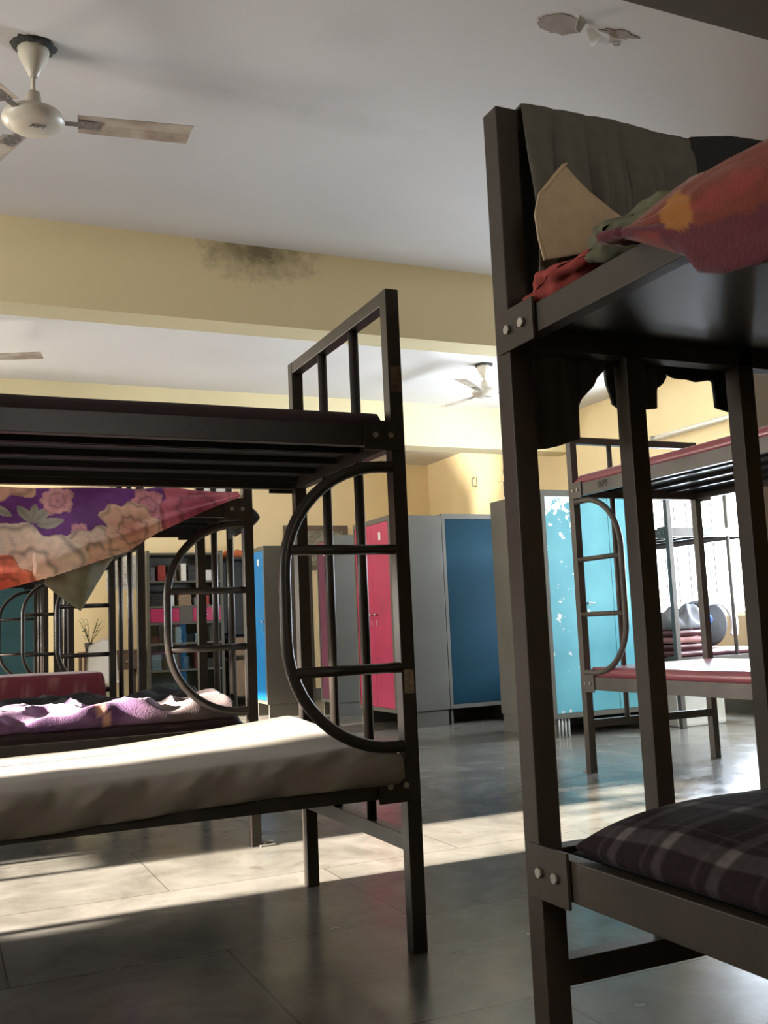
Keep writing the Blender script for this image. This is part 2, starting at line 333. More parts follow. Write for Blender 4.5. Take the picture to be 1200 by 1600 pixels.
# ------------------------------------------------------------------ bunk beds
def rr_path(v0, v1, zb, zt, rad):
    """hoop: out along v at zt, round corner, down, round corner, back"""
    p = [(v0, zt)]
    for k in range(13):
        a = math.pi/2*k/12; p.append((v1-rad+rad*math.sin(a), zt-rad+rad*math.cos(a)))
    for k in range(13):
        a = math.pi/2*k/12; p.append((v1-rad+rad*math.cos(a), zb+rad-rad*math.sin(a)))
    p.append((v0, zb)); return p
def bunk(label, loc, rz, W, Lb, H, ru, rl, xb, hoop=None, p=.042, frame='frame', square=False, group='steel double bunks of the dormitory', barx=(1/3, 2/3), plain=False):
    fm = M[frame]; B = empty('bunk_bed', loc, rz, label, 'bunk bed', group)
    for iv, v in enumerate((0, Lb-p)):
        for u in (0, W-p):
            o = MB().box((u, v, 0), (u+p, v+p, H), .003).build('post', fm, B)
        MB().box((p, v+.001, H-.042), (W-p, v+p-.001, H-.001), .003).build('top_rail', fm, B)
        MB().box((p, v+.004, xb-.022), (W-p, v+p-.004, xb+.022), .002).build('lower_crossbar', fm, B)
        for f in barx:
            u = p/2+(W-p)*f
            if square: MB().box((u-.02, v+.004, xb+.021), (u+.02, v+p-.004, H-.041), .003).build('end_bar', fm, B)
            else: MB().tube([(u, v+p/2, xb+.02), (u, v+p/2, H-.04)], .0155, 14).build('end_bar', fm, B)
    for (z0, z1) in (ru, rl):
        for side in (0, 1):
            u0 = .004 if side == 0 else W-.034
            MB().box((u0, p, z0), (u0+.03, Lb-p, z1), .002).build('side_rail', fm, B)
            for ve in (p-.03, Lb-p-.085):
                uo = -.004 if side == 0 else W-.002
                br = MB().box((uo, ve, z0-.012), (uo+.006, ve+.115, z1+.012), .001).build('corner_bracket', fm, B)
                for kv in (.035, .082):
                    sgn = -1 if side == 0 else 1; uu = uo if side == 0 else uo+.006
                    MB().tube([(uu, ve+kv, (z0+z1)/2), (uu+sgn*.006, ve+kv, (z0+z1)/2)], .009, 6).build('bolt', M['bolt'] if side == 0 or square else M['bolt'], br)
        for v in (0.004, Lb-p+.004):       # end angle that ties the two rails
            MB().box((p, v, z0), (W-p, v+p-.008, z1), .002).build('end_rail', fm, B)
        d = MB(); sw = (W-.10)/4
        if plain: d.box((.034, p, z1-.020), (W-.034, Lb-p, z1-.012)).box((.034, p, z0+.004), (.038, Lb-p, z1-.020))
        for k in range(0 if plain else 4):
            a = .050+k*sw+.007; b_ = a+sw-.014
            d.box((a, p, z1-.020), (b_, Lb-p, z1-.012)).box((a, p, z1-.040), (a+.004, Lb-p, z1-.020)).box((b_-.004, p, z1-.040), (b_, Lb-p, z1-.020))
        d.build('deck_sheet', M['deck'], B)
    if hoop:
        side, zb, r2, r1, zt, wd, rad = hoop
        u = -.004+.016 if side == 0 else W-.012
        h = MB().tube([(u, v, z) for v, z in rr_path(p-.002, wd, zb, zt, rad)], .0165, 14, False).build('ladder_hoop', fm, B)
        for z in (r1, r2): MB().tube([(u, p-.002, z), (u, wd, z)], .0145, 12).build('rung', fm, h)
    return B
HP = math.pi/2
# left row: bunks lie along X, their ladder ends stand in a line; local u -> +Y, v -> -X
L1 = bunk('nearest bunk of the left row, white sheet on its lower berth', (1.23, 2.523, 0), HP, .87, 2.0, 1.85, (1.384, 1.445), (.412, .478), .285, (0, .548, .762, 1.091, 1.326, .37, .30))
L2 = bunk('second bunk of the left row, its upper berth draped with the floral blanket', (1.255, 4.095, 0), HP, .87, 2.0, 1.85, (1.370, 1.440), (.420, .488), .285, (0, .555, .822, 1.060, 1.339, .37, .30))
L3 = bunk('third bunk of the left row, red box mattress on its lower berth', (1.095, 5.66, 0), HP, 1.04, 1.9, 1.87, (1.384, 1.445), (.425, .493), .285, (1, .560, .785, 1.100, 1.345, .36, .28))
L4 = bunk('fourth bunk of the left row, seen through the third one', (.93, 7.42, 0), HP, .95, 1.9, 1.87, (1.384, 1.445), (.42, .488), .285, (1, .56, .785, 1.10, 1.345, .27, .24))
L5 = bunk('farthest bunk of the left row, in front of the dark teal cupboard', (.90, 8.85, 0), HP, .87, 1.9, 1.87, (1.384, 1.445), (.42, .488), .285, (1, .56, .785, 1.10, 1.345, .34, .26))
# right side: bunks lie along Y; local u -> -X, v -> -Y
R1 = bunk('near right bunk with clothes hung over its end rail, cut off by the picture edge', (1.82, 1.548, 0), math.pi, .868, 2.0, 1.833, (1.372, 1.424), (.414, .480), .272, None, plain=True, p=.047, square=True, frame='frame_dark', barx=(1/3+.003, 2/3+.016))
R2 = bunk('glare-greyed bunk with bare rose mattresses standing in front of the teal locker', (4.405, 4.872, 0), math.pi, .965, 1.95, 1.957, (1.592, 1.664), (.472, .545), .277, (1, .570, .903, 1.221, 1.562, .44, .30), p=.045, frame='frame_glare', barx=(.40, .70))
R3 = bunk('farthest right bunk against the window, heaped with bags and clothes', (5.30, 6.2, 0), 0, .95, 2.0, 1.95, (1.50, 1.57), (.47, .545), .28, None, p=.042, frame='frame_glare')
def mark(name, a, b, m, par, lb): tag(MB().box(a, b).build(name, m, par), lb)
# world->L1 local: u = Y-2.523, v = 1.23-X
mark('scraped_patch', (.006, -.0004, 1.555), (.036, .0006, 1.628), M['rust'], L1, 'brown scraped patch of paint')
mark('scraped_patch', (-.0006, .003, 1.545), (.0004, .036, 1.62), M['rust'], L1, 'brown scraped patch of paint')
mark('old_sticker', (-.0007, .006, .69), (.0004, .036, .755), M['sticker'], L1, 'torn remains of a paper sticker')
for (B, x, y) in ((L2, .0, .0), (R2, .92, .0)):
    MB().box((x-.02, -.055, 0), (x+.03, .01, .006), .001).tube([(x+.01, -.05, .012), (x+.01, .0, .012)], .006, 8).build('floor_cleat', M['bolt'], B)
lettering('painted_letters', 'APF', .06, M['letter'], R2, Matrix.Translation((.9655-.0005, .33, 1.63)) @ Matrix(((0, 0, 1, 0), (1, 0, 0, 0), (0, 1, 0, 0), (0, 0, 0, 1))) @ Matrix.Diagonal((1, 1, 1, 1)))

# ------------------------------------------------------------------ mattresses and bedding
G = 'mattresses on the bunks'
def matt(name, x0, x1, y0, y1, z0, z1, m, lb, cat='mattress', rad=.03, wob=.006, grp=G, **k):
    return tag(slab(name, x0, x1, y0, y1, z0, lambda x, y: z1+wob*nz(x, y, 3, 2.2), M[m] if isinstance(m, str) else m, rad=rad, **k), lb, cat, grp)
matt('mattress', -.70, 1.19, 2.565, 3.345, 1.434, 1.492, 'maroon_dark', 'thin dark maroon mattress on the upper berth of the nearest left bunk')
matt('mattress', -.70, 1.20, 4.14, 4.92, .478, .535, 'maroon_dark', 'dark mattress under the purple blanket on the second left bunk')
matt('mattress', -.70, 1.20, 4.14, 4.92, 1.430, 1.462, 'maroon_dark', 'thin mattress under the floral blanket on the second left bunk')
matt('mattress', -.70, 1.05, 5.70, 6.66, 1.435, 1.485, 'maroon_dark', 'thin mattress on the upper berth of the third left bunk')
def redcol(x, y, z):
    q = .5+.5*math.sin(x*22)*math.sin(y*22+z*40); a = (.16, .022, .035); b = (.27, .10, .10)
    k = max(0, min(1, (q-.78)*8)) * (1 if nz(x, y, z, 60) > -.1 else .3); return tuple(a[i]*(1-k)+b[i]*k for i in range(3))
matt('mattress', -.6, .93, 6.02, 6.64, .483, .690, 'dye', 'thick red patterned mattress low on the third left bunk', col=redcol, nx=120, ny=40, rad=.025)
matt('mattress', -.70, .87, 7.47, 8.32, 1.435, 1.48, 'maroon_dark', 'thin mattress on the upper berth of the fourth left bunk')
matt('mattress', -.70, .87, 7.47, 8.32, .477, .53, 'maroon', 'maroon mattress on the lower berth of the fourth left bunk')
matt('mattress', 3.448, 4.395, 2.98, 4.82, 1.652, 1.716, 'rose', 'dusty rose mattress on the upper berth of the glare-greyed bunk', rad=.02)
matt('mattress', 3.448, 4.395, 2.98, 4.815, .534, .602, 'rose', 'rose mattress with shiny cover on the lower berth of the glare-greyed bunk', rad=.02)
matt('mattress', 5.345, 6.205, 6.25, 8.1, .534, .60, 'maroon', 'maroon mattress under the bags on the farthest right bunk')
matt('mattress', .99, 1.78, -.40, 1.485, 1.410, 1.434, 'maroon_dark', 'dark mattress on the upper berth of the near right bunk')
matt('mattress', 1.0, 1.77, -.40, 1.485, .466, .487, 'black', 'thin black mattress under the plaid pillow on the near right bunk')

# white sheeted mattress of L1, swelling toward its head end
def zt(x, y):
    q = max(0, min(1, (x-.1)/1.0)); f = (y-2.5)/.85
    return .528 + q*q*(.02+.045*f) + .004*nz(x, y, 0, 5) + .012*math.exp(-((x-.0)/.06)**2)*math.exp(-((y-3.2)/.1)**2)
def disp(p, L):
    near = max(0, min(1, (2.70-p.y)/.15)); lo = max(0, min(1, (.55-p.z)/.07))
    w1 = p.x*23 - (p.z-.5)*62 + 4.0*nz(p.x, p.z*.5, 1, 2.2)
    f = max(-1, min(1, math.sin(w1)**3*.9 + .7*nz(p.x*1.2+p.z*4, p.z*2, 5, 5)))
    nl = near*lo if L == 0 else (near if p.y < 2.56 else 0)
    return Vector((.010*near*f, -near*(.006+.012*f) - nl*(.044+.010*f), -nl*(.040-.022*max(0, p.x)+.006*math.sin(p.x*5+1)) + .003*near*f))
tag(slab('sheeted_mattress', -.70, 1.178, 2.535, 3.36, lambda x, y: .468, zt, M['sheet'], nx=230, ny=80, rad=.075, disp=disp), 'mattress in a crumpled white sheet, lower berth of the nearest left bunk', 'mattress', G)

# floral fleece hanging from L2's upper berth -------------------------------------------------
def lerp(a, b, k): return tuple(a[i]*(1-k)+b[i]*k for i in range(3))
def pw(x, pts):
    if x <= pts[0][0]: return pts[0][1]
    for (a, b), (c, d) in zip(pts, pts[1:]):
        if x <= c: k = (x-a)/(c-a); return b+(d-b)*k
    return pts[-1][1]
def rose(px, py, cx, cy, r, inner, outer, seed):
    dx, dy = px-cx, py-cy; a = math.atan2(dy, dx); d = math.hypot(dx, dy)/r
    edge = 1 + .10*math.sin(5*a+seed) + .06*math.sin(11*a+seed*2) + .12*nz(dx*6/r*.3, dy*6/r*.3, seed)
    if d > edge: return None
    k = d/edge; pet = min(abs(math.sin(k*6.5+.5*math.sin(5*a+seed))), .35+abs(math.sin(2.5*a+seed+round(k*3)*1.3)))*1.1; sh = .50+.52*min(1, pet*1.6) + .16*nz(px, py, seed, 40)
    return tuple(c*sh for c in lerp(inner, outer, min(1, k*1.1)))
ROSES = [(.235, 1.055, .135, (.62, .06, .035), (.90, .22, .13)), (.72, 1.30, .115, (.62, .22, .17), (.82, .52, .38)), (1.00, 1.38, .17, (.34, .04, .09), (.62, .15, .22)), (.33, 1.12, .20, (.95, .55, .40), (.92, .72, .58)), (.12, 1.04, .16, (.70, .10, .06), (.92, .20, .12)),
         (.58, 1.17, .14, (.80, .45, .34), (.78, .60, .48)), (.80, 1.41, .07, (.60, .22, .30), (.72, .30, .36)), (.45, 1.43, .06, (.55, .25, .30), (.70, .35, .38)), (-.25, 1.25, .2, (.62, .22, .17), (.9, .5, .36)),
         (-.55, 1.1, .18, (.34, .04, .09), (.62, .15, .22)), (1.16, 1.22, .14, (.55, .10, .17), (.66, .2, .28)), (1.25, 1.45, .12, (.40, .05, .1), (.6, .15, .2)), (.95, 1.16, .12, (.70, .25, .30), (.74, .34, .36)),
         (.52, 1.29, .035, (.62, .28, .36), (.66, .3, .38)), (.2, 1.6, .2, (.6, .2, .2), (.7, .4, .3)), (.8, 1.7, .2, (.34, .04, .09), (.62, .15, .22)), (-.3, 1.65, .2, (.6, .2, .2), (.8, .5, .4))]
def floralcol(x, q):
    for i, (cx, cy, r, a, b) in enumerate(ROSES):
        c = rose(x, q, cx, cy, r, a, b, i*1.7)
        if c: return c
    # leaves
    for (lx, ly, ang, ln) in ((.36, 1.33, .9, .10), (.36, 1.33, 1.5, .09), (.37, 1.32, .2, .10), (.36, 1.33, 2.2, .1), (.9, 1.26, .1, .12), (.28, 1.36, 2.6, .09), (1.06, 1.44, 1.2, .1), (1.07, 1.43, .3, .1)):
        dx, dy = x-lx, q-ly; u = dx*math.cos(ang)+dy*math.sin(ang); v = -dx*math.sin(ang)+dy*math.cos(ang)
        if 0 < u < ln and abs(v) < .2*ln*math.sin(math.pi*u/ln)**.8+.002: return tuple(c*(.7+.3*abs(v)/(.02)) for c in (.42, .40, .33))
    return tuple(c*(1+.25*nz(x, q, 0, 40)) for c in (.16, .035, .23))
BOT = [(-.7, .98), (0, 1.03), (.24, 1.075), (.42, 1.12), (.59, 1.18), (.70, 1.215), (.82, 1.29), (1.0, 1.375), (1.12, 1.425), (1.19, 1.452)]
def fP(s, t):
    x = -.70 + 1.885*s
    if t < .3:                                       # over the mattress
        k = t/.3; return (x, 4.62-.53*k, 1.474+.012*nz(x, k, 0, 5)+.010*math.sin(x*9)*k)
    k = (t-.3)/.7; zb = pw(x, BOT); z0 = 1.478; z = z0+(zb-z0)*k; hang = z0-z
    bulge = .02+.16*min(1, hang/.35)*(1-max(0, (x-.9))/.4)
    fold = .022*math.sin(x*6 - (z)*16)*min(1, k*2) + .02*nz(x, z, 1, 5)
    dr = .018*math.exp(-((z-(1.05+.33*x))/.03)**2)*(1 if x > .35 else .3)
    return (x, 4.085-bulge*math.sin(min(1, k*1.1)*1.45)-fold-dr, z+.010*nz(x, k, 9, 4))
def fC(s, t):
    x = -.70+1.885*s
    if t < .3: return floralcol(x, 1.478+.3-(t/.3)*.3)
    k = (t-.3)/.7; z = 1.478+(pw(x, BOT)-1.478)*k; return floralcol(x, z)
fl = grid('floral_blanket', fP, 380, 170, M['dye'], thick=.008, col=fC)
tag(fl, 'purple and pink rose-printed fleece blanket sagging over an upper berth', 'blanket', 'blankets on the bunks')
# its dull inner corner hanging below
def cP(s, t): 
    x = .40+.26*s; tip = 1-abs(s-.5)*2; zb = 1.10+(s*.1)-.16*tip*t
    return (x, 4.03+.02*math.sin(s*9)+.03*t, 1.14+.1*s-.02 if t == 0 else zb)
grid('blanket_corner', cP, 24, 10, M['olive'], parent=fl, thick=.006)
# dark cloth end sticking out past the ladder end of L2
def eP(s, t):
    a = s*2-1; wdt = .075*(1-abs(a)**1.5)
    return (1.22+wdt*t*1.5, 4.35-.1*t, 1.40+.10*a*(1-.2*t)+.01*math.sin(t*5))
tag(grid('dark_cloth', eP, 16, 12, M['jacket'], thick=.012), 'dark cloth end poking out past the post of the second left bunk', 'cloth')

# purple blanket heap on L2's lower berth
def purp(x, y, z):
    k = nz(x, y, z, 7)+.5*nz(x, y, z, 40); base = lerp((.10, .04, .13), (.27, .14, .26), max(0, min(1, .45+k)))
    if x > .75: base = lerp(base, (.12, .085, .085), min(1, (x-.75)*6))
    if abs(x-.62-.1*nz(y, z, 0, 6)) < .022: base = (.62, .33, .26)
    return base
def heap(name, x0, x1, y0, y1, zb, h, mt, lb, cat, f=4.0, col=None, nx=110, ny=50, seed=0, grp=None, sharp=1.0):
    def top(x, y):
        n = nz(x*1.2+seed, y*2.3, seed, f); r = 1-abs(nz(x+seed*3, y*1.3, 2, f*1.4))*2.2
        return zb + h*(.45+.35*n+.40*max(0, r)*sharp)
    o = slab(name, x0, x1, y0, y1, zb, top, M[mt], nx=nx, ny=ny, rad=.05, col=col,
             disp=lambda p, L: Vector((.012*nz(p.x, p.y, p.z, 9), .018*nz(p.x, p.z, 3, 8), 0)))
    return tag(o, lb, cat, grp)
heap('purple_blanket', -.6, 1.17, 4.14, 4.42, .528, .115, 'dye', 'crumpled purple and pink blanket on the lower berth of the second left bunk', 'blanket', 4, purp, grp='blankets on the bunks')
heap('dark_blanket', -.5, 1.12, 4.46, 4.80, .530, .135, 'black', 'dark rolled blanket behind the purple one on the second left bunk', 'blanket', 3, None, seed=4, grp='blankets on the bunks')

# plaid pillow on R1's lower berth
def plaid(x, y, z):
    a = (.020, .012, .014); b = (.070, .060, .062); c = (.20, .18, .18)
    u = (x*1.0) % .14; v = (y*1.0) % .12; k = 0
    if u < .028: k += .5
    if .045 < u < .053: k += .3
    if v < .022: k += .5
    if .045 < v < .053: k += .3
    return tuple(t*(1+.3*nz(x, y, z, 90)) for t in (lerp(a, b, min(1, k*1.3)) if k < .9 else lerp(b, c, .6)))
def pt(x, y):
    u = (x-1.34)/.40; v = (y-1.10)/.38; return .492+.088*max(0, (1-abs(u)**2.6))**.45*max(0, (1-abs(v)**2.6))**.45 + .006*nz(x, y, 0, 7)
tag(slab('plaid_pillow', .958, 1.75, .72, 1.445, lambda x, y: .488, pt, M['flannel'], nx=140, ny=120, rad=.05, col=plaid,
    disp=lambda p, L: Vector(((p.x-1.355)*(math.sqrt(1-.09*min(1, abs(p.y-1.075)/.355)**3)-1), (p.y-1.075)*(math.sqrt(1-.09*min(1, abs(p.x-1.355)/.385)**3)-1), 0))), 'plump dark plaid pillow on the lower berth of the near right bunk', 'pillow')

# maroon floral quilt hanging over R1's upper rail ------------------------------------------
def mq(s, y):
    base = (.125, .022, .036)
    d = math.hypot((y-1.0)/.036, (s-.40)/.11)
    if d < 1+.2*nz(y, s, 0, 20): return (.40, .155, .03)
    if s < .45+.2*nz(y, s, 0, 8) and y < 1.15: base = (.20, .038, .022)
    if nz(y, s, 4, 9) > .33: base = lerp(base, (.30, .05, .04), .7)
    return tuple(c*(1+.2*nz(y, s, 0, 30)) for c in base)
def qP(s, t):                                            # s: along Y from the bunk end towards the camera, t: across and down
    y = 1.165-.84*s
    fat = pw(-y, [(-1.165, .0), (-1.12, .038), (-1.04, .046), (-.95, .022), (-.87, .004), (-.3, .004)])
    drop = pw(-y, [(-1.165, -.012), (-1.13, -.004), (-1.10, .011), (-1.0, .068), (-.98, .10), (-.92, .13), (-.87, .14), (-.3, .15)]); zt_ = 1.441+fat
    a = t*math.pi*.98
    if t < .5: x = 1.04+.04*(.5-t)/.5; z = zt_+(1.442-zt_)*((.5-t)/.5)**2
    else:
        k = (t-.5)/.5; zr = 1.433
        if k < .4: q = k/.4; x = 1.04-.108*q; z = zt_-(zt_-zr)*q*q
        else: q = (k-.4)/.6; x = .932-.016*math.sin(q*math.pi)-.008*math.sin(q*8+y*14)*q; z = zr-(zr-(1.424-drop))*q
    n = .007*abs(nz(y, t*2, 0, 6))+.004*(1+math.sin(y*17+t*6))
    return (x-n, y, z+n)
tag(grid('maroon_quilt', qP, 90, 70, M['dye'], thick=.014, col=lambda s, t: mq((t-.5)*1.3 if t > .5 else -.2, 1.165-.84*s)), 'maroon quilt with an orange flower spilling over the rail of the near right bunk', 'quilt', 'blankets on the bunks')
# rolled cloths along the rail
def roll(name, pts, r, mt, lb, cat='cloth', seed=1, flat=.7):
    P = [Vector(p) for p in pts]
    def pos(s):
        q = s*(len(P)-1); i = min(int(q), len(P)-2); return P[i].lerp(P[i+1], q-i)
    def f(s, t):
        c = pos(s); d = (pos(min(1, s+.02))-pos(max(0, s-.02))).normalized(); side = d.cross(Vector((0, 0, 1))).normalized(); u = side.cross(d)
        a = t*2*math.pi; e = r(s) if callable(r) else r; e *= (math.sin(max(.02, min(.98, s))*math.pi))**.35
        q = e*(1+.28*math.sin(a*3+s*9+seed)+.25*nz(s*6, a, seed, 1.5))
        return c+side*q*math.cos(a)+u*q*math.sin(a)*flat
    return tag(grid(name, f, 40, 26, M[mt]), lb, cat, 'small cloths on the bunks')
roll('red_cloth', [(.985, 1.475, 1.438), (.985, 1.40, 1.452), (.99, 1.28, 1.466)], .032, 'redcloth', 'red cloth bunched along the rail beside the post of the near right bunk')
roll('olive_cloth', [(1.0, 1.31, 1.470), (1.01, 1.22, 1.480), (1.02, 1.10, 1.490)], .040, 'olive', 'olive patterned cloth bunched along the rail under the beige cloth', seed=3)

# ------------------------------------------------------------------ clothes hung on R1's end rail
def hang(name, top, bot, y, mt, lb, cat, nf, amp=.012, nu=90, nv=50, thick=.007, over=True, ydir=-1, grp='clothes over the end rail', lean=0):
    """top/bot: polylines (x,z). Cloth hangs in the plane y and folds over the rail on the other side"""
    x0, x1 = top[0][0], top[-1][0]; b0, b1 = bot[0][0], bot[-1][0]
    def P(s, t):
        xt = x0+(x1-x0)*s; zt_ = pw(xt, top); xb_ = b0+(b1-b0)*s; zb = pw(xb_, bot)
        if over and t < .12:
            k = t/.12; a = k*math.pi/2
            return (xt, y-ydir*.038*math.cos(a)-ydir*0, zt_-.03+.03*math.sin(a))
        k = (t-.12)/.88 if over else t
        x = xt+(xb_-xt)*k; z = zt_+(zb-zt_)*k
        ph = s*nf*math.pi + .7*math.sin(k*2.5+s*4)+.35*k; f = amp*(2.2*abs(math.sin(ph))**.7 - 1.3 + .4*math.sin(s*nf*4.1*math.pi+k*2)) * min(1, .25+k*1.2) + .008*nz(x, z, y, 6)
        return (x+.006*nz(z, x, 2, 5), y+ydir*(.006+abs(amp)*1.2*min(1, .2+k*2)+f*min(1, .3+k*1.5)+lean*k), z)
    return tag(grid(name, P, nu, nv, M[mt], thick=thick), lb, cat, grp)
YR = 1.500                                                # camera-side face of the end rail
hang('grey_trousers', [(1.0, 1.835), (1.15, 1.838), (1.225, 1.840), (1.30, 1.834), (1.425, 1.832)], [(.99, 1.455), (1.2, 1.455), (1.36, 1.455), (1.385, 1.455)], YR-.004, 'trouser', 'olive grey trousers folded over the end rail of the near right bunk', 'trousers', 5.2, .019, nu=240)
hang('black_shirt', [(1.40, 1.836), (1.5, 1.856), (1.6, 1.862), (1.72, 1.855)], [(1.36, 1.455), (1.5, 1.455), (1.6, 1.455), (1.72, 1.455)], YR-.010, 'black', 'black shirt hung over the end rail beside the olive trousers', 'shirt', 3, .008)
# long parts behind the bunk, hanging below the upper berth
hang('charcoal_jacket', [(1.01, 1.85), (1.1, 1.85), (1.22, 1.85)], [(1.035, 1.205), (1.04, 1.195), (1.10, 1.205), (1.145, 1.22), (1.15, 1.285), (1.19, 1.33), (1.245, 1.42)], 1.556, 'jacket', 'charcoal jacket hanging behind the near right bunk, lowest hem, beside its post', 'jacket', 2.4, .010, nu=150, ydir=1, grp='dark clothes behind the bunk end')
hang('charcoal_trousers', [(1.215, 1.852), (1.3, 1.852), (1.375, 1.852)], [(1.225, 1.34), (1.235, 1.295), (1.26, 1.290), (1.345, 1.293), (1.35, 1.335), (1.375, 1.36)], 1.562, 'jacket', 'charcoal trousers hanging behind the bunk end, middle of the three dark hems', 'trousers', 2.2, .009, nu=110, ydir=1, grp='dark clothes behind the bunk end')
hang('dark_shirt', [(1.36, 1.853), (1.5, 1.853), (1.62, 1.853)], [(1.36, 1.37), (1.45, 1.355), (1.497, 1.358), (1.50, 1.305), (1.53, 1.295), (1.60, 1.40)], 1.560, 'black', 'black shirt hanging behind the bunk end with one sleeve end pointing down', 'shirt', 2.4, .009, nu=130, ydir=1, grp='dark clothes behind the bunk end')
# beige folded cap-shaped cloth leaning in front of the trousers
def bP(s, t):
    # left curved edge -> lower right edge
    L_ = [(.982, 1.506), (.972, 1.546), (.969, 1.590), (.980, 1.630), (1.011, 1.667), (1.035, 1.693)]
    R_ = [(.982, 1.506), (1.031, 1.517), (1.089, 1.534), (1.138, 1.559), (1.167, 1.585), (1.179, 1.597)]
    # t runs from the apex (top) to the bottom corner along both edges
    T_ = [(1.035, 1.693), (1.060, 1.673), (1.089, 1.646), (1.123, 1.626), (1.152, 1.611), (1.179, 1.597)]
    def at(Q, k): q = k*(len(Q)-1); i = min(int(q), len(Q)-2); a, b = Q[i], Q[i+1]; f = q-i; return (a[0]+(b[0]-a[0])*f, a[1]+(b[1]-a[1])*f)
    a = at(L_, t); b = at(T_, 1-t) if False else at(T_[::-1], 1-t)
    # ruled between the left edge (bottom->apex) and the lower edge/top edge
    lo = at(R_, s); hi = at(T_, s); base = lerp((lo[0], lo[1], 0), (hi[0], hi[1], 0), t)
    le = at(L_, t); k = max(0, 1-s*1.0)
    b0 = lerp((*at(R_, 0), 0), (*at(T_, 0), 0), t); k = (1-s)**2
    x = base[0]+(le[0]-b0[0])*k; z = base[1]+(le[1]-b0[1])*k
    y = 1.418-.012*math.sin(s*math.pi)*math.sin(t*math.pi)-.005*nz(x, z, 0, 14)
    return (x, y, z)
bg = tag(grid('beige_cloth', bP, 50, 40, M['beige'], thick=.005), 'beige cloth folded to a point in front of the olive trousers', 'cloth', 'small cloths on the bunks')
hm = []
for k in range(41):
    p = bP(0, k/40); hm.append((p[0]+.006, p[1]-.004, p[2]))
MB().tube(hm, .0022, 6).build('hem', M['beige'], bg)

# ------------------------------------------------------------------ lockers
def locker(label, front, a0, a1, b0, b1, h, body, door, ndoor=1, stand=.14, plate=True, knob=True, peel=False, letters=None):
    """front 'x': door faces -X at X=b0, spans Y a0..a1.  front 'y': door faces -Y at Y=b0, spans X a0..a1"""
    W = a1-a0; D = b1-b0
    # local frame: x across the doors, y depth (door at y=0), z up
    if front == 'y': o = empty('steel_locker', (a0, b0, 0), 0, label, 'locker', 'steel lockers')
    else: o = empty('steel_locker', (b0, a1, 0), -HP, label, 'locker', 'steel lockers')
    bm_ = MB().box((0, .018, stand), (W, D, h), .004); bm_.box((0, 0, stand), (.03, .0181, h)).box((W-.03, 0, stand), (W, .0181, h)).box((.03, 0, h-.045), (W-.03, .0181, h)).box((.03, 0, stand), (W-.03, .0181, stand+.035))
    bm_.build('cabinet', M[body], o)
    dw = (W-.06)/ndoor
    for k in range(ndoor):
        x0 = .03+k*dw+.002; x1 = .03+(k+1)*dw-.002
        d = MB().box((x0, .004, stand+.037), (x1, .0179, h-.047), .002).build('door', M[door] if isinstance(door, str) else door, o)
        if knob and not (ndoor > 2 and k == 0):
            hx = x1-.05 if k == 0 else x0+.05
            MB().tube([(hx, .004, 1.0), (hx, -.022, 1.0)], .011, 12).tube([(hx-.012, -.022, 1.0), (hx+.045, -.022, 1.0)], .006, 8).build('handle', M['handle'], d)
            MB().box((hx-.008, .0015, .90), (hx+.008, .004, .95), .0005).build('lock_plate', M['handle'], d)
        if plate: MB().box(((x0+x1)/2-.022, .001, h-.20), ((x0+x1)/2+.022, .004, h-.13)).build('name_card', M['paper'], d)
    s = MB().box((.012, D-.03, 0), (W-.012, D-.012, stand))
    s.box((.012, .02, 0), (.032, D-.0301, stand)).box((W-.032, .02, 0), (W-.012, D-.0301, stand)); s.build('plinth', M[body], o)
    return o
locker('bright blue locker with white frame behind the second left bunk', 'x', 10.1, 10.52, 3.20, 3.74, 1.80, 'locker_grey', 'blue')
locker('plum locker with pale grey sides between the blue and crimson ones', 'x', 9.56, 10.0, 3.76, 4.3, 1.86, 'locker_grey', 'purple')
locker('crimson two-door locker seen through the ladder of the nearest left bunk', 'x', 7.915, 8.74, 3.665, 4.185, 1.865, 'locker_grey', 'red', 2)
locker('dark navy locker beside the crimson one, facing the aisle', 'y', 4.21, 4.95, 7.95, 8.45, 1.885, 'locker_grey', 'navy', plate=False)
